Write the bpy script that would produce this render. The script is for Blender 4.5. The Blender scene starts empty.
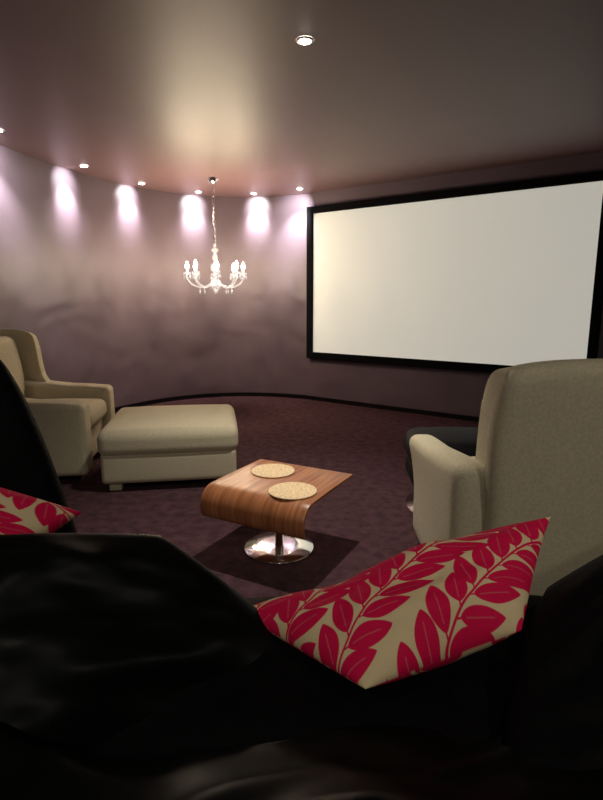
import bpy, bmesh, math, random
import numpy as np
from mathutils import Vector, Matrix, noise
random.seed(4)
scene = bpy.context.scene
COL = scene.collection
try:
    scene.view_settings.view_transform = 'Standard'
except Exception:
    pass

# ---------------------------------------------------------------- helpers
def link(o):
    COL.objects.link(o); return o

def empty(name, loc, rotz=0, label=None, category=None, group=None):
    e = bpy.data.objects.new(name, None)
    e.empty_display_size = .1
    e.location = loc; e.rotation_euler = (0, 0, rotz)
    if label: e["label"] = label
    if category: e["category"] = category
    if group: e["group"] = group
    return link(e)

def mesh_obj(name, me, mat=None, parent=None, loc=(0,0,0), rot=(0,0,0), smooth=True, label=None, category=None, kind=None, group=None):
    o = bpy.data.objects.new(name, me)
    o.location = loc; o.rotation_euler = rot
    if mat and not me.materials: me.materials.append(mat)
    if smooth:
        for p in me.polygons: p.use_smooth = True
    if parent: o.parent = parent
    if label: o["label"] = label
    if category: o["category"] = category
    if kind: o["kind"] = kind
    if group: o["group"] = group
    return link(o)

def from_py(name, v, f):
    me = bpy.data.meshes.new(name); me.from_pydata([tuple(p) for p in v], [], f); me.update(); return me

def from_bm(name, bm):
    bmesh.ops.recalc_face_normals(bm, faces=bm.faces)
    me = bpy.data.meshes.new(name); bm.to_mesh(me); bm.free(); return me

def rounded_box(name, lo, hi, r=.03, n=8, puff=(0,0,0), fn=None):
    lo = Vector(lo); hi = Vector(hi); c = (lo+hi)/2; h = (hi-lo)/2
    r = min(r, min(h)*.999)
    def coords(hh):
        e = [-hh + r*k for k in (0, .18, .45, .75)]
        inner = [(-hh+r) + (2*(hh-r))*i/n for i in range(n+1)]
        return e + inner + [-x for x in reversed(e)]
    ax = [coords(h[i]) for i in range(3)]
    bm = bmesh.new()
    for a in range(3):
        b, d = (a+1) % 3, (a+2) % 3
        for s in (-1, 1):
            grid = []
            for u in ax[b]:
                row = []
                for w in ax[d]:
                    p = [0,0,0]; p[a] = s*h[a]; p[b] = u; p[d] = w
                    row.append(bm.verts.new(p))
                grid.append(row)
            for i in range(len(grid)-1):
                for j in range(len(grid[0])-1):
                    q = (grid[i][j], grid[i+1][j], grid[i+1][j+1], grid[i][j+1])
                    bm.faces.new(q if s > 0 else q[::-1])
    bmesh.ops.remove_doubles(bm, verts=bm.verts, dist=1e-5)
    for v in bm.verts:
        p = v.co.copy()
        inner = Vector([max(-(h[i]-r), min(h[i]-r, p[i])) for i in range(3)])
        dd = p - inner
        if dd.length > 1e-9: p = inner + dd.normalized()*r
        q = p.copy()
        for i in range(3):
            if puff[i]:
                j, k = (i+1) % 3, (i+2) % 3
                w = max(0, 1-(p[j]/h[j])**2) * max(0, 1-(p[k]/h[k])**2)
                q[i] += puff[i]*w**.7*(1 if p[i] > 0 else -1)*min(1, abs(p[i])/h[i])
        q = q + c
        if fn: q = Vector(fn(q))
        v.co = q
    return from_bm(name, bm)

def lathe(name, prof, n=32, cap=True):
    v = []; f = []
    for (r, z) in prof:
        for i in range(n):
            a = 2*math.pi*i/n
            v.append((r*math.cos(a), r*math.sin(a), z))
    for k in range(len(prof)-1):
        for i in range(n):
            j = (i+1) % n
            f.append((k*n+i, k*n+j, (k+1)*n+j, (k+1)*n+i))
    if cap:
        f.append(tuple(range(n))[::-1]); f.append(tuple((len(prof)-1)*n+i for i in range(n)))
    me = from_py(name, v, f)
    bm = bmesh.new(); bm.from_mesh(me); bmesh.ops.recalc_face_normals(bm, faces=bm.faces); bm.to_mesh(me); bm.free()
    return me

def tube_data(pts, r, n=8):
    pts = [Vector(p) for p in pts]; V = []; F = []
    prev = None
    for i, p in enumerate(pts):
        t = (pts[min(i+1, len(pts)-1)] - pts[max(i-1, 0)]).normalized()
        if prev is None:
            up = Vector((0,0,1)) if abs(t.z) < .9 else Vector((1,0,0))
            a = t.cross(up).normalized()
        else:
            a = (prev - t*prev.dot(t)).normalized()
        prev = a; b = t.cross(a)
        rr = r[i] if isinstance(r, (list, tuple)) else r
        for k in range(n):
            th = 2*math.pi*k/n
            V.append(p + a*math.cos(th)*rr + b*math.sin(th)*rr)
    for i in range(len(pts)-1):
        for k in range(n):
            j = (k+1) % n
            F.append((i*n+k, i*n+j, (i+1)*n+j, (i+1)*n+k))
    F.append(tuple(range(n))[::-1]); F.append(tuple((len(pts)-1)*n+k for k in range(n)))
    return V, F

def catmull(P, m=8):
    P = [Vector(p) for p in P]; out = []
    for i in range(len(P)-1):
        p0 = P[max(i-1, 0)]; p1 = P[i]; p2 = P[i+1]; p3 = P[min(i+2, len(P)-1)]
        for k in range(m):
            t = k/m
            out.append(.5*((2*p1)+(p2-p0)*t+(2*p0-5*p1+4*p2-p3)*t*t+(3*p1-p0-3*p2+p3)*t**3))
    out.append(P[-1]); return out

def extrude_profile(name, pts, x0, x1, bevel=.02, segs=4):
    bm = bmesh.new()
    vs = [bm.verts.new((x0, p[0], p[1])) for p in pts]
    f = bm.faces.new(vs)
    ret = bmesh.ops.extrude_face_region(bm, geom=[f])
    nv = [g for g in ret['geom'] if isinstance(g, bmesh.types.BMVert)]
    bmesh.ops.translate(bm, verts=nv, vec=(x1-x0, 0, 0))
    bm.normal_update()
    edges = [e for e in bm.edges if abs(e.verts[0].co.x-e.verts[1].co.x) < 1e-6]
    bmesh.ops.bevel(bm, geom=edges, offset=bevel, segments=segs, profile=.5, affect='EDGES', clamp_overlap=True)
    return from_bm(name, bm)

# ---------------------------------------------------------------- materials
def material(name, col, rough=.6, metal=0, spec=.5, noise_scale=None, noise_amt=.15, bump=0, bump_scale=200, sheen=0,
             trans=0, emis=None, emis_s=0, col2=None, detail=4, coat=0):
    m = bpy.data.materials.new(name); m.use_nodes = True
    nt = m.node_tree; b = nt.nodes['Principled BSDF']
    b.inputs['Base Color'].default_value = (*col, 1)
    b.inputs['Roughness'].default_value = rough
    b.inputs['Metallic'].default_value = metal
    b.inputs['Specular IOR Level'].default_value = spec
    b.inputs['Transmission Weight'].default_value = trans
    b.inputs['Sheen Weight'].default_value = sheen
    b.inputs['Coat Weight'].default_value = coat
    if emis:
        b.inputs['Emission Color'].default_value = (*emis, 1); b.inputs['Emission Strength'].default_value = emis_s
    tc = nt.nodes.new('ShaderNodeTexCoord')
    if noise_scale:
        n = nt.nodes.new('ShaderNodeTexNoise'); n.inputs['Scale'].default_value = noise_scale; n.inputs['Detail'].default_value = detail
        nt.links.new(tc.outputs['Object'], n.inputs['Vector'])
        r = nt.nodes.new('ShaderNodeValToRGB')
        c2 = col2 or tuple(c*(1-noise_amt) for c in col)
        c1 = col if col2 else tuple(min(1, c*(1+noise_amt)) for c in col)
        r.color_ramp.elements[0].color = (*c2, 1); r.color_ramp.elements[0].position = .35
        r.color_ramp.elements[1].color = (*c1, 1); r.color_ramp.elements[1].position = .65
        nt.links.new(n.outputs['Fac'], r.inputs['Fac']); nt.links.new(r.outputs['Color'], b.inputs['Base Color'])
    if bump:
        n = nt.nodes.new('ShaderNodeTexNoise'); n.inputs['Scale'].default_value = bump_scale; n.inputs['Detail'].default_value = 3
        nt.links.new(tc.outputs['Object'], n.inputs['Vector'])
        bp = nt.nodes.new('ShaderNodeBump'); bp.inputs['Strength'].default_value = bump; bp.inputs['Distance'].default_value = .01
        nt.links.new(n.outputs['Fac'], bp.inputs['Height']); nt.links.new(bp.outputs['Normal'], b.inputs['Normal'])
    return m

def wall_material():
    m = material('plum_suede_paint', (.112, .078, .100), rough=.5, spec=.4, noise_scale=1.8, noise_amt=.06)
    nt = m.node_tree; b = nt.nodes['Principled BSDF']
    tc = nt.nodes.new('ShaderNodeTexCoord'); mp = nt.nodes.new('ShaderNodeMapping')
    mp.inputs['Scale'].default_value = (1.2, 1.2, 1.7)
    n = nt.nodes.new('ShaderNodeTexNoise'); n.inputs['Scale'].default_value = 1.6; n.inputs['Detail'].default_value = 0
    n.inputs['Distortion'].default_value = .8
    sep = nt.nodes.new('ShaderNodeSeparateXYZ')
    mr = nt.nodes.new('ShaderNodeMapRange'); mr.interpolation_type = 'SMOOTHSTEP'
    mr.inputs['From Min'].default_value = 1.9; mr.inputs['From Max'].default_value = 1.1
    mr.inputs['To Min'].default_value = .12; mr.inputs['To Max'].default_value = 1
    mu = nt.nodes.new('ShaderNodeMath'); mu.operation = 'MULTIPLY'
    bp = nt.nodes.new('ShaderNodeBump'); bp.inputs['Strength'].default_value = .26; bp.inputs['Distance'].default_value = .09
    nt.links.new(tc.outputs['Object'], mp.inputs['Vector']); nt.links.new(mp.outputs['Vector'], n.inputs['Vector'])
    nt.links.new(tc.outputs['Object'], sep.inputs[0]); nt.links.new(sep.outputs['Z'], mr.inputs['Value'])
    nt.links.new(n.outputs['Fac'], mu.inputs[0]); nt.links.new(mr.outputs['Result'], mu.inputs[1])
    nt.links.new(mu.outputs[0], bp.inputs['Height']); nt.links.new(bp.outputs['Normal'], b.inputs['Normal'])
    return m

M_WALL = wall_material()
M_FLATWALL = material('plum_paint', (.085, .058, .076), rough=.5, spec=.35, noise_scale=2, noise_amt=.05)
M_CEIL = material('mauve_satin_ceiling_paint', (.178, .098, .104), rough=.50, spec=.9, noise_scale=1.5, noise_amt=.05)
M_BASE = material('black_baseboard_paint', (.004, .003, .004), rough=.5, spec=.2, noise_scale=5, noise_amt=.1)
M_CARPET = material('plum_carpet', (.096, .048, .056), rough=1, spec=.03, noise_scale=16, col2=(.058, .029, .036), bump=1, bump_scale=120, sheen=0, detail=12)
M_FABRIC = material('cream_wool_fabric', (.53, .47, .335), rough=.9, spec=.2, noise_scale=90, noise_amt=.08, bump=.30, bump_scale=260, sheen=.05)
M_DARKFOOT = material('dark_stained_foot', (.015, .01, .008), rough=.4, noise_scale=20)
M_CHROME = material('polished_chrome', (.97, .97, .97), rough=.10, metal=1, noise_scale=8, noise_amt=.02)
M_BLACKFRAME = material('black_velvet_frame', (.002, .002, .003), rough=.9, spec=.1, noise_scale=60, noise_amt=.2)
M_SCREEN = material('white_screen_added_glow', (.48, .48, .44), rough=.9, spec=.05, noise_scale=1.2, noise_amt=.02, emis=(1, .97, .86), emis_s=.39)  # unlit screen; added emission stands in for room light falling on it
M_SOFA = material('black_upholstery', (.0022, .0019, .0022), rough=.7, spec=.08, noise_scale=40, noise_amt=.3, bump=.2, bump_scale=90)
M_SATIN = material('black_satin', (.0024, .0030, .0026), rough=.44, spec=.09, noise_scale=4, noise_amt=.3, bump=.12, bump_scale=14)
M_LEATHER = material('black_leather', (.002, .002, .0022), rough=.6, spec=.12, noise_scale=60, noise_amt=.3, bump=.2, bump_scale=120)
M_GLASS = material('cut_crystal_added_glow', (.97, .96, .95), rough=.03, trans=.95, noise_scale=20, noise_amt=.02, emis=(1, .95, .90), emis_s=.14)  # added emission imitates glare and sparkle; the crystal itself is no lamp
M_CANDLE = material('frosted_candle_sleeve', (.85, .8, .75), rough=.4, noise_scale=20, noise_amt=.03, emis=(1, .9, .8), emis_s=2)
M_BULB = material('candle_bulb_glow', (1, .95, .85), rough=.3, noise_scale=20, noise_amt=.02, emis=(1, .93, .82), emis_s=120)
M_LENS = material('downlight_lens_glow', (1, 1, .95), rough=.3, noise_scale=20, noise_amt=.02, emis=(1, .97, .86), emis_s=40)
M_CORK = material('woven_straw', (.82, .60, .36), rough=.8, noise_scale=120, noise_amt=.25, bump=.4, bump_scale=150)
M_TRIM = material('brushed_metal_trim', (.6, .57, .52), rough=.35, metal=1, noise_scale=30, noise_amt=.05)

def wood_material():
    m = material('walnut_veneer', (.34, .14, .065), rough=.36, spec=.35)
    nt = m.node_tree; b = nt.nodes['Principled BSDF']
    tc = nt.nodes.new('ShaderNodeTexCoord'); mp = nt.nodes.new('ShaderNodeMapping')
    mp.inputs['Scale'].default_value = (34, 1.6, 1.6)
    n = nt.nodes.new('ShaderNodeTexNoise'); n.inputs['Scale'].default_value = 1.6; n.inputs['Detail'].default_value = 6; n.inputs['Distortion'].default_value = .4
    r = nt.nodes.new('ShaderNodeValToRGB')
    r.color_ramp.elements[0].color = (.22, .070, .026, 1); r.color_ramp.elements[0].position = .3
    r.color_ramp.elements[1].color = (.50, .20, .085, 1); r.color_ramp.elements[1].position = .7
    nt.links.new(tc.outputs['Object'], mp.inputs['Vector']); nt.links.new(mp.outputs['Vector'], n.inputs['Vector'])
    nt.links.new(n.outputs['Fac'], r.inputs['Fac']); nt.links.new(r.outputs['Color'], b.inputs['Base Color'])
    return m
M_WOOD = wood_material()

def leaf_material():
    m = material('red_leaf_print_cotton', (.8, .7, .5), rough=.8, spec=.2, bump=.15, bump_scale=300)
    nt = m.node_tree; b = nt.nodes['Principled BSDF']
    a = nt.nodes.new('ShaderNodeVertexColor'); a.layer_name = 'print'
    nt.links.new(a.outputs['Color'], b.inputs['Base Color'])
    return m
M_LEAF = leaf_material()

# ---------------------------------------------------------------- room shell
H = 2.5
U = Vector((.808, -.589)).normalized()
W0 = Vector((.08, 6.72))
def wp(s): return W0 + U*s
def w3(s): return (wp(s).x, wp(s).y, 0)
pe = wp(.3)
curve_pts = catmull([(-2.62, -2.5, 0), (-2.62, .5, 0), (-2.60, 3.0, 0), (-2.52, 4.3, 0), (-2.34, 5.3, 0), (-2.09, 5.98, 0),
                     (-1.76, 6.47, 0), (-1.36, 6.79, 0), (-.95, 6.93, 0), (-.58, 6.94, 0), (-.27, 6.87, 0), w3(-.05), w3(.1), w3(.3)], 10)
s_end = (3.4-.08)/U.x
pr = wp(s_end)
def ribbon(name, pts, z0, z1, th, mat, kind='structure', smooth=True):
    pts = [Vector((p[0], p[1])) for p in pts]; v = []; f = []
    N = len(pts)
    for i, p in enumerate(pts):
        t = (pts[min(i+1, N-1)]-pts[max(i-1, 0)]).normalized(); nrm = Vector((-t.y, t.x))
        q = p + nrm*th
        v += [(p.x, p.y, z0), (p.x, p.y, z1), (q.x, q.y, z1), (q.x, q.y, z0)]
    for i in range(N-1):
        a, b = 4*i, 4*(i+1)
        for k in range(4):
            l = (k+1) % 4
            f.append((a+k, a+l, b+l, b+k))
    f.append((0, 3, 2, 1)); e = 4*(N-1); f.append((e, e+1, e+2, e+3))
    me = from_py(name, v, f)
    bm = bmesh.new(); bm.from_mesh(me); bmesh.ops.recalc_face_normals(bm, faces=bm.faces); bm.to_mesh(me); bm.free()
    o = mesh_obj(name, me, mat, smooth=smooth, kind=kind)
    if smooth:
        me.set_sharp_from_angle(angle=math.radians(35))
    return o
ribbon('wall_left', curve_pts, 0, H, .12, M_WALL)
ribbon('wall_front', [pe, wp(1.5), pr], 0, H, .12, M_WALL)
ribbon('wall_right', [pr, (3.4, -2.5)], 0, H, .12, M_FLATWALL)
ribbon('wall_rear', [(3.4, -2.5), (-2.62, -2.5)], 0, H, .12, M_FLATWALL)
ribbon('baseboard_left', curve_pts, 0, .05, -.015, M_BASE)
ribbon('baseboard_front', [pe, wp(1.5), pr], 0, .05, -.015, M_BASE)
ribbon('baseboard_right', [pr, (3.4, -2.5)], 0, .05, -.015, M_BASE)
def slab(name, z0, z1, mat):
    return mesh_obj(name, from_py(name, [(x, y, z) for z in (z0, z1) for (x, y) in ((-2.8, -2.7), (3.6, -2.7), (3.6, 7.3), (-2.8, 7.3))],
        [(3, 2, 1, 0), (4, 5, 6, 7), (0, 1, 5, 4), (1, 2, 6, 5), (2, 3, 7, 6), (3, 0, 4, 7)]), mat, smooth=False, kind='structure')
slab('floor', -.1, 0, M_CARPET)
slab('ceiling', H, H+.1, M_CEIL)

# ---------------------------------------------------------------- projection screen
ang = math.atan2(U.y, U.x)
sw, sh, bd = 3.20, 1.80, .078
mid = wp(.02+sw/2)
nrm = Vector((U.y, -U.x))
if nrm.y > 0: nrm = -nrm
scr = empty('projection_screen', (mid.x+nrm.x*.004, mid.y+nrm.y*.004, .535), ang,
            'wide white projection screen in a black frame on the wall', 'screen')
ix = sw/2-bd
V = []; F = []
def rect(hx, z0, z1, y): return [(-hx, y, z0), (hx, y, z0), (hx, y, z1), (-hx, y, z1)]
ox = sw/2
V += rect(ox, 0, sh, 0); V += rect(ox, 0, sh, -.055); V += rect(ox-.012, .012, sh-.012, -.06)
V += rect(ix, bd, sh-bd, -.06); V += rect(ix, bd, sh-bd, -.02); V += rect(ix, bd, sh-bd, 0)
for k in range(5):
    for i in range(4):
        j = (i+1) % 4; F.append((4*k+i, 4*k+j, 4*k+4+j, 4*k+4+i))
for i in range(4):
    j = (i+1) % 4; F.append((20+i, 20+j, j, i))
mesh_obj('frame', from_py('frame', V, F), M_BLACKFRAME, scr, smooth=False, label='black velvet border frame')
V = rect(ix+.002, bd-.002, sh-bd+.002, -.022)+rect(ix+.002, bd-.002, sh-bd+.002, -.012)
mesh_obj('screen_surface', from_py('screen_surface', V, [(0, 1, 2, 3), (7, 6, 5, 4), (0, 4, 5, 1), (1, 5, 6, 2), (2, 6, 7, 3), (3, 7, 4, 0)]), M_SCREEN, scr, smooth=False, label='matte white fabric with an added even glow')

# ---------------------------------------------------------------- lights
def spot(name, loc, target, power, size, blend, col=(1, .93, .82), rad=.03, parent=None):
    l = bpy.data.lights.new(name, 'SPOT'); l.energy = power; l.spot_size = math.radians(size); l.spot_blend = blend
    l.color = col; l.shadow_soft_size = rad
    o = bpy.data.objects.new(name, l); link(o)
    d = (Vector(target)-Vector(loc)); q = d.to_track_quat('-Z', 'Y')
    o.rotation_euler = q.to_euler(); o.location = loc
    if parent:
        o.parent = parent; o.location = Vector(loc)-Vector(parent.location)
    return o
def downlight(x, y, label, group, s=1):
    e = empty('recessed_downlight', (x, y, H), 0, label, 'ceiling light', group)
    mesh_obj('trim_ring', lathe('trim_ring', [(.028*s, -.001), (.030*s, -.007), (.042*s, -.007), (.045*s, -.001)], 28, cap=False), M_TRIM, e)
    mesh_obj('lens', lathe('lens', [(.031*s, -.001), (.031*s, -.007), (.022*s, -.012), (.001, -.014)], 24), M_LENS, e)
    return e
wallwash = [(-.02, 6.42), (-.57, 6.70), (-1.21, 6.60), (-1.74, 6.14), (-2.06, 5.37), (-2.27, 4.29)]
allp = [Vector((p[0], p[1])) for p in curve_pts] + [wp(s*.1) for s in range(3, 20)]
for n_, (x, y) in enumerate(wallwash):
    p = Vector((x, y)); near = min(allp, key=lambda q: (q-p).length)
    d = (near-p).normalized()
    dist = (near-p).length
    if n_ == 0:
        d = Vector((-.10, 1)).normalized(); dist *= 1.25
    if n_ == 5:
        d = Vector((-.6, .8)); dist *= 1.3
    e = downlight(x, y, 'small recessed spotlight in the ceiling washing the curved wall', 'wall washing ceiling spotlights')
    def aim(a): return (x+d.x, y+d.y, H-.022-math.tan(math.radians(a)))
    k_ = 1.35
    spot('wall_wash_spot', (x, y, H-.022), aim(24), k_*(8+300*dist*dist), 80, 1, (.97, 1, .97), .015, e)
    spot('wall_wash_streak', (x, y, H-.022), aim(50), k_*(20+950*dist*dist), 54, 1, (.97, .99, .98), .02, e)
    spot('wall_wash_glow', (x, y, H-.022), aim(64), 12 if n_ == 0 else 40, 80, 1, (1, .94, .94), .04, e)
e = downlight(.017, 2.89, 'single recessed downlight in the middle of the ceiling', None, .95)
spot('centre_spot', (.017, 2.89, H-.03), (-.1, 2.8, 0), 150, 85, .9, (1, .93, .80), .03, e)
for (x, y, tx, ty, pw) in ((-1.4, -.2, -.5, 2.2, 36), (1.5, -.4, 1.4, 1.6, 58), (.1, -1.5, .6, 3.0, 42)):
    e = downlight(x, y, 'recessed downlight in the ceiling over the seating', 'seating downlights')
    spot('seating_spot', (x, y, H-.03), (tx, ty, 0.2), pw, 100, 1, (1, .92, .78), .05, e)

# ---------------------------------------------------------------- chandelier
ch = empty('chandelier', (-.925, 5.89, H), .2, 'clear crystal chandelier with eight glowing candle lamps', 'chandelier')
mesh_obj('ceiling_canopy', lathe('ceiling_canopy', [(.001, -.065), (.02, -.060), (.05, -.035), (.06, -.008), (.06, 0)], 28), M_CHROME, ch, label='domed chrome canopy')
V = []; F = []
for i in range(15):
    z = -.065-.040*i
    pts = []
    for k in range(13):
        a = 2*math.pi*k/12
        x, zz = .013*math.cos(a), .025*math.sin(a)
        pts.append((x, 0, z-.018+zz) if i % 2 else (0, x, z-.018+zz))
    v, f = tube_data(pts, .0045, 6); o = len(V); V += v; F += [tuple(q+o for q in t) for t in f]
mesh_obj('chain', from_py('chain', V, F), M_CHROME, ch, label='chrome link chain')
prof = [(.001, -.66), (.014, -.665), (.02, -.68), (.012, -.695), (.03, -.71), (.045, -.73), (.03, -.745), (.012, -.76), (.026, -.78), (.034, -.805), (.026, -.83),
        (.012, -.845), (.022, -.86), (.05, -.875), (.022, -.89), (.014, -.92), (.026, -.94), (.034, -.97), (.028, -1.0), (.016, -1.02), (.05, -1.04),
        (.062, -1.055), (.05, -1.08), (.02, -1.1), (.03, -1.12), (.034, -1.14), (.022, -1.165), (.001, -1.18)]
prof = [(max(.001, r*.9), z) for r, z in prof]
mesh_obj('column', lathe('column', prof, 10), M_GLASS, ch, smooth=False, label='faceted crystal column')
def drop_mesh(s=1.0):
    v = []; f = []
    rings = [(.002, 0), (.008*s, -.008*s), (.003, -.016*s), (.011*s, -.032*s), (.009*s, -.044*s), (.001, -.058*s)]
    for (rr, zz) in rings:
        for k in range(6):
            a = math.pi*2*k/6; v.append((rr*math.cos(a), rr*math.sin(a), zz))
    for i in range(len(rings)-1):
        for k in range(6):
            j = (k+1) % 6; f.append((i*6+k, i*6+j, (i+1)*6+j, (i+1)*6+k))
    f.append(tuple(range(6))[::-1]); f.append(tuple(30+k for k in range(6)))
    return from_py('crystal_drop', v, f)
DROP = drop_mesh(1.2)
for k in range(8):
    a = 2*math.pi*k/8
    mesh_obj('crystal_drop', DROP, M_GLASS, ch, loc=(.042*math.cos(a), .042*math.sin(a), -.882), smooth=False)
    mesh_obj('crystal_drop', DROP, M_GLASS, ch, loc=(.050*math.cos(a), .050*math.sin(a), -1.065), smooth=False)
arm_path = catmull([(.03, 0, -1.06), (.09, 0, -1.10), (.17, 0, -1.115), (.255, 0, -1.08), (.297, 0, -1.02), (.297, 0, -.985)], 6)
arm_me = from_py('arm', *tube_data(arm_path, .0095, 8))
cup_me = lathe('drip_cup', [(.006, -.99), (.026, -.98), (.038, -.966), (.040, -.962), (.026, -.972), (.012, -.975), (.012, -.955), (.001, -.955)], 18, cap=False)
candle_me = lathe('candle', [(.010, -.972), (.010, -.930), (.001, -.928)], 12)
bulb_me = lathe('bulb', [(.006, -.930), (.017, -.912), (.020, -.893), (.011, -.868), (.001, -.846)], 12)
for me_ in (cup_me, candle_me, bulb_me):
    for v in me_.vertices: v.co.x += .297
for k in range(8):
    a = 2*math.pi*k/8
    arm = mesh_obj('arm', arm_me, M_GLASS, ch, rot=(0, 0, a), label='curved glass arm')
    for nm, me, mt in (('drip_cup', cup_me, M_GLASS), ('candle', candle_me, M_CANDLE), ('bulb', bulb_me, M_BULB)):
        mesh_obj(nm, me, mt, arm)
    for i in range(5):
        b = i*math.pi*2/5
        mesh_obj('crystal_drop', DROP, M_GLASS, arm, loc=(.297+.036*math.cos(b), .036*math.sin(b), -.968), smooth=False)
    mesh_obj('crystal_drop', DROP, M_GLASS, arm, loc=(.17, 0, -1.122), smooth=False)
    l = bpy.data.lights.new('candle_light', 'POINT'); l.energy = 9; l.color = (1, .77, .46); l.shadow_soft_size = .01
    lo = bpy.data.objects.new('candle_light', l); link(lo); lo.parent = arm; lo.location = (.297, 0, -.825)

# ---------------------------------------------------------------- wing chairs
def wing_chair(loc, rotz, label, W=.86, arm_h=.585, BW=.80, AW=.16, wing=.10, flare=.02, r=.055):
    e = empty('wing_armchair', loc, rotz, label, 'armchair')
    def lean(p):
        x, y, z = p
        k = max(0, z-.3)
        return (x*(1+.045*math.sin(max(0, z-.5)*6.0)), y-.13*k*k*1.0, z-.03*(abs(x)/(BW/2))**3*(1 if z > .9 else 0))
    mesh_obj('base', rounded_box('base', (-W/2+AW-.01, -.32, .07), (W/2-AW+.01, .375, .32), .025), M_FABRIC, e)
    mesh_obj('seat_cushion', rounded_box('seat_cushion', (-W/2+AW+.005, -.27, .325), (W/2-AW-.005, .42, .475), .055, puff=(.0, .012, .022)), M_FABRIC, e)
    for s in (-1, 1):
        x0, x1 = (W/2-AW, W/2) if s > 0 else (-W/2, -W/2+AW)
        def armf(p, s=s):
            x, y, z = p
            t = max(0, z-.25)/.33
            yy = max(0, y+.05)
            return (x+s*flare*(t*t)*(y+.36)/.8, y, z+(.06*max(0, .1-y)/.46 if z > .4 else 0)-(.10*yy*yy if z > .4 else 0)+.012*(z > .4))
        mesh_obj('armrest', rounded_box('armrest', (x0, -.36, .06), (x1, .435, arm_h), r, puff=(.004, .006, .006), fn=armf), M_FABRIC, e)
    mesh_obj('backrest', rounded_box('backrest', (-BW/2, -.43, .07), (BW/2, -.30, 1.055), .055, n=14, puff=(0, .006, .004), fn=lean), M_FABRIC, e)
    mesh_obj('back_cushion', rounded_box('back_cushion', (-BW/2+.12, -.335, .44), (BW/2-.12, -.19, .98), .05, n=10, puff=(0, .025, .0), fn=lean), M_FABRIC, e)
    k = wing
    prof = [(0, -.40, .50), (0, -.24+k*.5, .52), (0, -.20+k, .56), (0, -.235+k, .65), (0, -.245+k, .75), (0, -.24+k, .86), (0, -.235+k, .95), (0, -.255+k, 1.01), (0, -.30+k*.6, 1.04), (0, -.36, 1.04), (0, -.40, 1.03), (0, -.40, .8)]
    pp = catmull(prof+[prof[0]], 4)[:-1]
    for s in (-1, 1):
        x0, x1 = (BW/2-.10, BW/2-.006) if s > 0 else (-BW/2+.006, -BW/2+.10)
        me = extrude_profile('wing', [(p.y, p.z) for p in pp], x0, x1, .032, 5)
        for v in me.vertices:
            q = lean(v.co); v.co = (q[0], q[1], q[2])
        mesh_obj('wing', me, M_FABRIC, e)
    for sx in (-1, 1):
        for sy in (-.34, .34):
            mesh_obj('leg', lathe('leg', [(.017, 0), (.026, .075)], 14), M_DARKFOOT, e, loc=(sx*.34, sy, 0), label='short dark wooden foot')
    return e
wing_chair((-1.955, 3.91, 0), math.radians(-83), 'cream wing armchair with a matching ottoman by the curved wall', .94, .565, .86, .19, .17, .0, .035)
wing_chair((1.045, 2.19, 0), math.radians(-1.5), 'cream wing armchair facing the projection screen', .96, .595, .73, .15, .03, .045)

ot = empty('ottoman', (-.94, 3.81, 0), math.radians(9), 'square cream upholstered ottoman pulled up to the armchair', 'ottoman')
mesh_obj('base', rounded_box('base', (-.44, -.42, .055), (.44, .42, .27), .03, puff=(.004, .004, 0)), M_FABRIC, ot)
mesh_obj('seat_cushion', rounded_box('seat_cushion', (-.455, -.435, .24), (.455, .435, .415), .06, puff=(.006, .006, .022)), M_FABRIC, ot)
for sx in (-1, 1):
    for sy in (-1, 1):
        mesh_obj('leg', rounded_box('leg', (-.04, -.04, 0), (.04, .04, .065), .008, n=2), M_FABRIC, ot, loc=(sx*.36, sy*.34, 0))

bo = empty('leather_ottoman', (.985, 3.10, 0), math.radians(-4), 'black leather ottoman on a chrome swivel base', 'ottoman')
mesh_obj('seat_cushion', rounded_box('seat_cushion', (-.34, -.27, .28), (.34, .27, .44), .078, puff=(.01, .01, .03)), M_LEATHER, bo)
mesh_obj('shell', rounded_box('shell', (-.33, -.26, .12), (.33, .26, .32), .09), M_LEATHER, bo, label='padded black leather underside')
mesh_obj('base', lathe('base', [(.34, 0), (.34, .012), (.04, .03), (.03, .05), (.03, .17)], 36), M_CHROME, bo, label='chrome pedestal base')

# ---------------------------------------------------------------- coffee table
ROT = math.radians(-28.6)
tb = empty('coffee_table', (-.115, 2.55, 0), ROT, 'low bent walnut plywood coffee table on a chrome disc base', 'table')
prof = [(.275, .36), (.1, .36), (-.08, .36), (-.16, .359)]
for k in range(1, 9):
    a = math.radians(90 + k*11)
    prof.append((-.170+.10*math.cos(a), .260+.10*math.sin(a)))
prof += [(-.262, .23), (-.252, .210)]
V = []; F = []; nx = 12; wd = .57
for (y, z) in prof:
    for i in range(nx+1):
        V.append((-wd/2+wd*i/nx, y, z))
for k in range(len(prof)-1):
    for i in range(nx):
        a = k*(nx+1)+i; F.append((a, a+nx+1, a+nx+2, a+1))
top = mesh_obj('table_top', from_py('table_top', V, F), M_WOOD, tb, label='bent walnut veneer top with a waterfall edge')
sm = top.modifiers.new('s', 'SOLIDIFY'); sm.thickness = .014; sm.offset = -1
bv = top.modifiers.new('b', 'BEVEL'); bv.width = .003; bv.segments = 2; bv.limit_method = 'ANGLE'
mesh_obj('pedestal', lathe('pedestal', [(.022, .012), (.022, .335), (.07, .341), (.07, .345)], 28), M_CHROME, tb, label='chrome column')
mesh_obj('base_disc', lathe('base_disc', [(.178, 0), (.180, .006), (.175, .011), (.10, .014), (.03, .018), (.001, .018)], 56), M_CHROME, tb, label='polished chrome disc')
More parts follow.
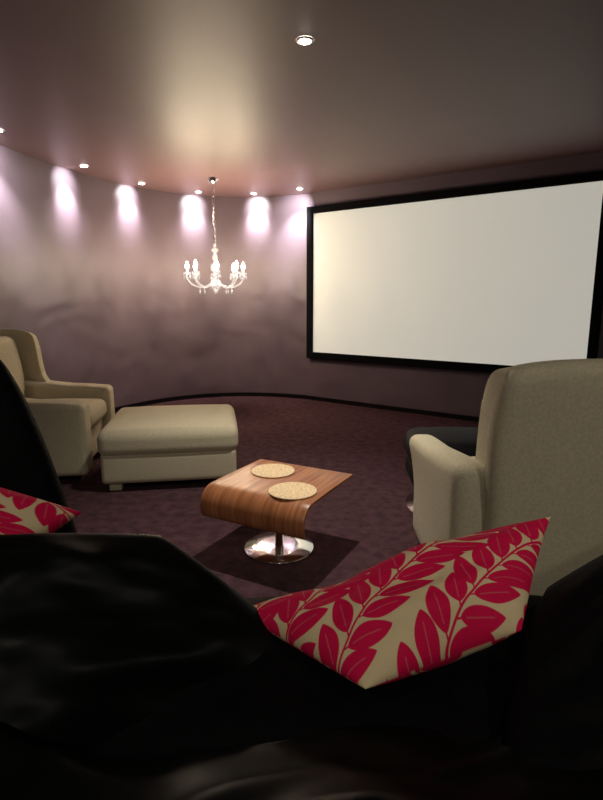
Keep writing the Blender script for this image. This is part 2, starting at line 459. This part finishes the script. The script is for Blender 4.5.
def placemat(x, y):
    prof = [(.001, 0), (.112, 0), (.116, .003), (.114, .006)]
    for k in range(10, 0, -1):
        prof += [(.011*k, .0055), (.011*k-.005, .0068)]
    prof.append((.001, .006))
    mesh_obj('placemat', lathe('placemat', prof, 44), M_CORK, None, (x, y, .3605), smooth=True, label='round woven straw placemat on the coffee table', category='placemat', group='placemats on the coffee table')
placemat(-.15, 2.70); placemat(-.042, 2.40)

# ---------------------------------------------------------------- cushions
def leaf_print(XX, YY, seed, th0=38):
    """crimson leafy sprigs on cream, evaluated at fabric coordinates (metres)"""
    rng = random.Random(seed)
    red = np.full(XX.shape, -1.0)
    vein = np.full(XX.shape, -1.0)
    th = math.radians(th0)
    for q0 in np.arange(-.62, .62, .118):
        off = q0+rng.uniform(-.006, .006); start = rng.uniform(-.25, -.15)
        dx, dy = math.cos(th), math.sin(th)
        s = XX*dx+YY*dy - start; t = -XX*dy+YY*dx - off - .012*np.sin(XX*11+off*20)
        red = np.maximum(red, .0020-np.abs(t))
        for k in range(22):
            s0 = k*.046
            for sg in (-1, 1):
                ph = math.radians(44+rng.uniform(-7, 7))*sg
                L = .077+rng.uniform(-.007, .007); Wd = .0185
                cx, cy = math.cos(ph), math.sin(ph)
                ss = s-s0-(.018 if sg > 0 else 0)
                lx = ss*cx+t*cy*1.0; ly = -ss*cy+t*cx
                q = (lx-.008)/L
                wq = Wd*np.clip(np.sin(np.clip(q, 0, 1)**.9*math.pi), 0, 1)**.75
                m = np.where((q > 0) & (q < 1), wq-np.abs(ly), -1)
                m = np.maximum(m, np.where((lx > 0) & (lx < .02), .0015-np.abs(ly), -1))
                red = np.maximum(red, m)
                vv = np.where((q > .12) & (q < .75), .0008-np.abs(ly), -1)
                vein = np.maximum(vein, np.minimum(vv, m))
    col = np.empty(XX.shape+(4,)); col[...] = (.72, .57, .34, 1)
    a = np.clip(red/.0008+.5, 0, 1)[..., None]
    b = np.clip(vein/.0010+.5, 0, 1)[..., None]*.4
    col = col*(1-a)+np.array((.66, .004, .068, 1))*a
    col = col*(1-b)+np.array((.64, .26, .24, 1))*b
    return col

def cushion(name, A, B, C, D, T, mat, nu=40, nv=40, pinch=.05, wr=.006, seed=1, pattern=False, sag=0, rnd=0, th0=38, ex=.42, parent=None, dip=0, **kw):
    A, B, C, D = map(Vector, (A, B, C, D))
    cen = (A+B+C+D)/4
    nr = ((B-D).cross(A-C)).normalized()
    W_ = ((B-A).length+(C-D).length)/2; H_ = ((A-D).length+(B-C).length)/2
    V = []; F = []; idx = {}
    cols = []
    us = np.linspace(0, 1, nu+1); vs = np.linspace(0, 1, nv+1)
    if not pattern:
        us = .5-.5*np.cos(us*math.pi); vs = .5-.5*np.cos(vs*math.pi)
    if pattern:
        UU, VV = np.meshgrid(us, vs, indexing='ij')
        WU = (B-A).length*VV+(C-D).length*(1-VV)
        PX = .25+(UU-.5)*WU
        P = [leaf_print(PX, VV*max(H_, .28), seed, th0), leaf_print(PX+.05, VV*max(H_, .28), seed+7, th0)]
    for side in (0, 1):
        for i, u in enumerate(us):
            for j, v in enumerate(vs):
                edge = i in (0, nu) or j in (0, nv)
                if side == 1 and edge:
                    idx[(1, i, j)] = idx[(0, i, j)]; continue
                a, b = 2*u-1, 2*v-1
                a2 = a*(1-pinch*(1-b*b)*.5*abs(a)); b2 = b*(1-pinch*(1-a*a)*.5*abs(b))
                k = 1-rnd*(abs(a)*abs(b))**2.5
                a2 *= k; b2 *= k
                pu, pv = (a2+1)/2, (b2+1)/2
                p = (A*(1-pu)+B*pu)*pv+(D*(1-pu)+C*pu)*(1-pv)
                e = (max(0, 4*u*(1-u))*max(0, 4*v*(1-v)))
                h = T/2*e**ex
                w = noise.noise(Vector((u*3.2+seed*3.1, v*3.2, side*5)))*wr*2.2+noise.noise(Vector((u*9+seed, v*9, side*5)))*wr*.6
                h += w*min(1, e*2)
                p = p + nr*(h if side == 0 else -h)
                p.z -= sag*e + dip*math.exp(-((u-.33)/.17)**2)*v*v
                idx[(side, i, j)] = len(V); V.append(p)
                if pattern: cols.append(P[side][i, j])
    for side in (0, 1):
        for i in range(nu):
            for j in range(nv):
                q = (idx[(side, i, j)], idx[(side, i+1, j)], idx[(side, i+1, j+1)], idx[(side, i, j+1)])
                F.append(q if side == 0 else q[::-1])
    base = Vector((cen.x, cen.y, min(p.z for p in V)))
    me = from_py(name, [p-base for p in V], F)
    bmm = bmesh.new(); bmm.from_mesh(me); bmesh.ops.recalc_face_normals(bmm, faces=bmm.faces); bmm.to_mesh(me); bmm.free()
    if pattern:
        ca = me.color_attributes.new('print', 'FLOAT_COLOR', 'POINT')
        ca.data.foreach_set('color', np.array(cols, dtype=np.float32).ravel())
    if parent: base = base-parent.location
    return mesh_obj(name, me, mat, parent, base, **kw)

cushion('throw_cushion', (-.118, .83, .725), (.432, .87, .882), (.315, .69, .785), (.085, .625, .742), .14, M_LEAF, 480, 280, .05, .006, 3, True, ex=.55, dip=.022,
        label='cream cushion with crimson leaf print lying on the sofa', category='cushion')
cushion('throw_cushion', (-.97, .97, 1.02), (-.425, .975, .845), (-.52, .80, .78), (-.98, .78, .86), .12, M_LEAF, 360, 220, .08, .005, 5, True, th0=-25,
        label='cream cushion with crimson leaf print beside a tall cushion', category='cushion')
cushion('black_cushion', (-1.20, 1.12, 1.17), (-.655, 1.20, 1.16), (-.435, 1.12, .47), (-1.17, 1.06, .47), .16, M_SOFA, 40, 40, .02, .008, 14, rnd=.12, ex=.35,
        label='tall black cushion standing upright on the sofa', category='cushion')

# ---------------------------------------------------------------- black sofa
so = empty('black_sofa', (0, .75, 0), 0, 'long black upholstered sofa facing the screen', 'sofa')
def sofa_part(nm, lo, hi, r, puff, lab=None):
    lo = (lo[0], lo[1]-.75, lo[2]); hi = (hi[0], hi[1]-.75, hi[2])
    mesh_obj(nm, rounded_box(nm, lo, hi, r, 10, puff), M_SOFA, so, label=lab)
sofa_part('base', (-1.3, .32, .08), (1.12, 1.17, .30), .03, (0, 0, 0))
sofa_part('backrest', (-1.3, .28, .30), (1.12, .52, .66), .09, (0, .02, .01))
sofa_part('seat_cushion', (-1.22, .50, .30), (-.08, 1.2, .43), .05, (0, .01, .015))
sofa_part('seat_cushion', (-.07, .50, .30), (.98, 1.2, .43), .05, (0, .01, .015))
sofa_part('armrest', (-1.42, .28, .08), (-1.22, 1.18, .60), .07, (.01, .01, .01))
sofa_part('armrest', (.98, .28, .08), (1.18, 1.18, .60), .07, (.01, .01, .01))
for x in (-1.25, 1.05):
    for y in (-.40, .38):
        mesh_obj('leg', lathe('leg', [(.02, 0), (.028, .085)], 14), M_DARKFOOT, so, loc=(x, y, 0))
cushion('back_cushion', (-.90, .76, .875), (-.235, .87, .858), (.15, .74, .57), (-.80, .40, .60), .14, M_SATIN, 90, 90, .0, .022, 8, rnd=.06, ex=.42, parent=so,
        label='large slumped black satin back cushion')
cushion('back_cushion', (.37, .78, .80), (1.0, .92, 1.03), (.9, .42, .70), (.18, .46, .67), .14, M_SOFA, 60, 60, .0, .022, 11, rnd=.08, ex=.45, parent=so,
        label='large slumped black back cushion')
cushion('back_cushion', (-.32, .92, .675), (.52, .92, .70), (.50, .48, .63), (-.34, .46, .58), .15, M_SOFA, 40, 40, .0, .010, 21, rnd=.06, ex=.36, parent=so,
        label='soft black back cushion lying low')

# satin throw over sofa back
nu, nv = 170, 90
V = []; F = []
path = catmull([(0, .19, .34), (0, .20, .55), (0, .24, .69), (0, .33, .735), (0, .43, .73), (0, .52, .70), (0, .59, .675)], 14)
M_ = len(path)
for i in range(nu+1):
    x = -.98+1.95*i/nu
    for j, p in enumerate(path):
        k = j/(M_-1)
        f1 = (1-abs(noise.noise(Vector((x*3.2+p.y*5, p.y*3.5, 1.3))))*2.2)*.05
        f2 = (1-abs(noise.noise(Vector((x*7-p.y*6, p.y*6, 4.1))))*2)*.02
        dz = f1+f2
        V.append((x, p.y-(dz*.6 if p.y < .3 else 0)-.01-.10*k*noise.noise(Vector((x*2.5, 0, 2))), p.z+dz*.8+.10*max(0, abs(x)-.25)))
for i in range(nu):
    for j in range(M_-1):
        a = i*M_+j; F.append((a, a+M_, a+M_+1, a+1))
th = mesh_obj('throw_blanket', from_py('throw_blanket', [(v[0], v[1]-.5, v[2]-.34) for v in V], F), M_SATIN, None, (0, .5, .34),
              label='black satin throw crumpled over the back of the sofa', category='blanket')
sm = th.modifiers.new('s', 'SOLIDIFY'); sm.thickness = .006; sm.offset = 1

# ---------------------------------------------------------------- world + camera
w = bpy.data.worlds.new('world'); scene.world = w; w.use_nodes = True
w.node_tree.nodes['Background'].inputs['Color'].default_value = (.02, .015, .02, 1)
cam = bpy.data.cameras.new('camera'); cam.sensor_fit = 'VERTICAL'; cam.sensor_height = 36; cam.lens = 24
cam.clip_start = .02
co = bpy.data.objects.new('camera', cam); link(co)
co.location = (0, 0, 1.25); co.rotation_euler = (math.radians(90-10.63), 0, 0)
scene.camera = co
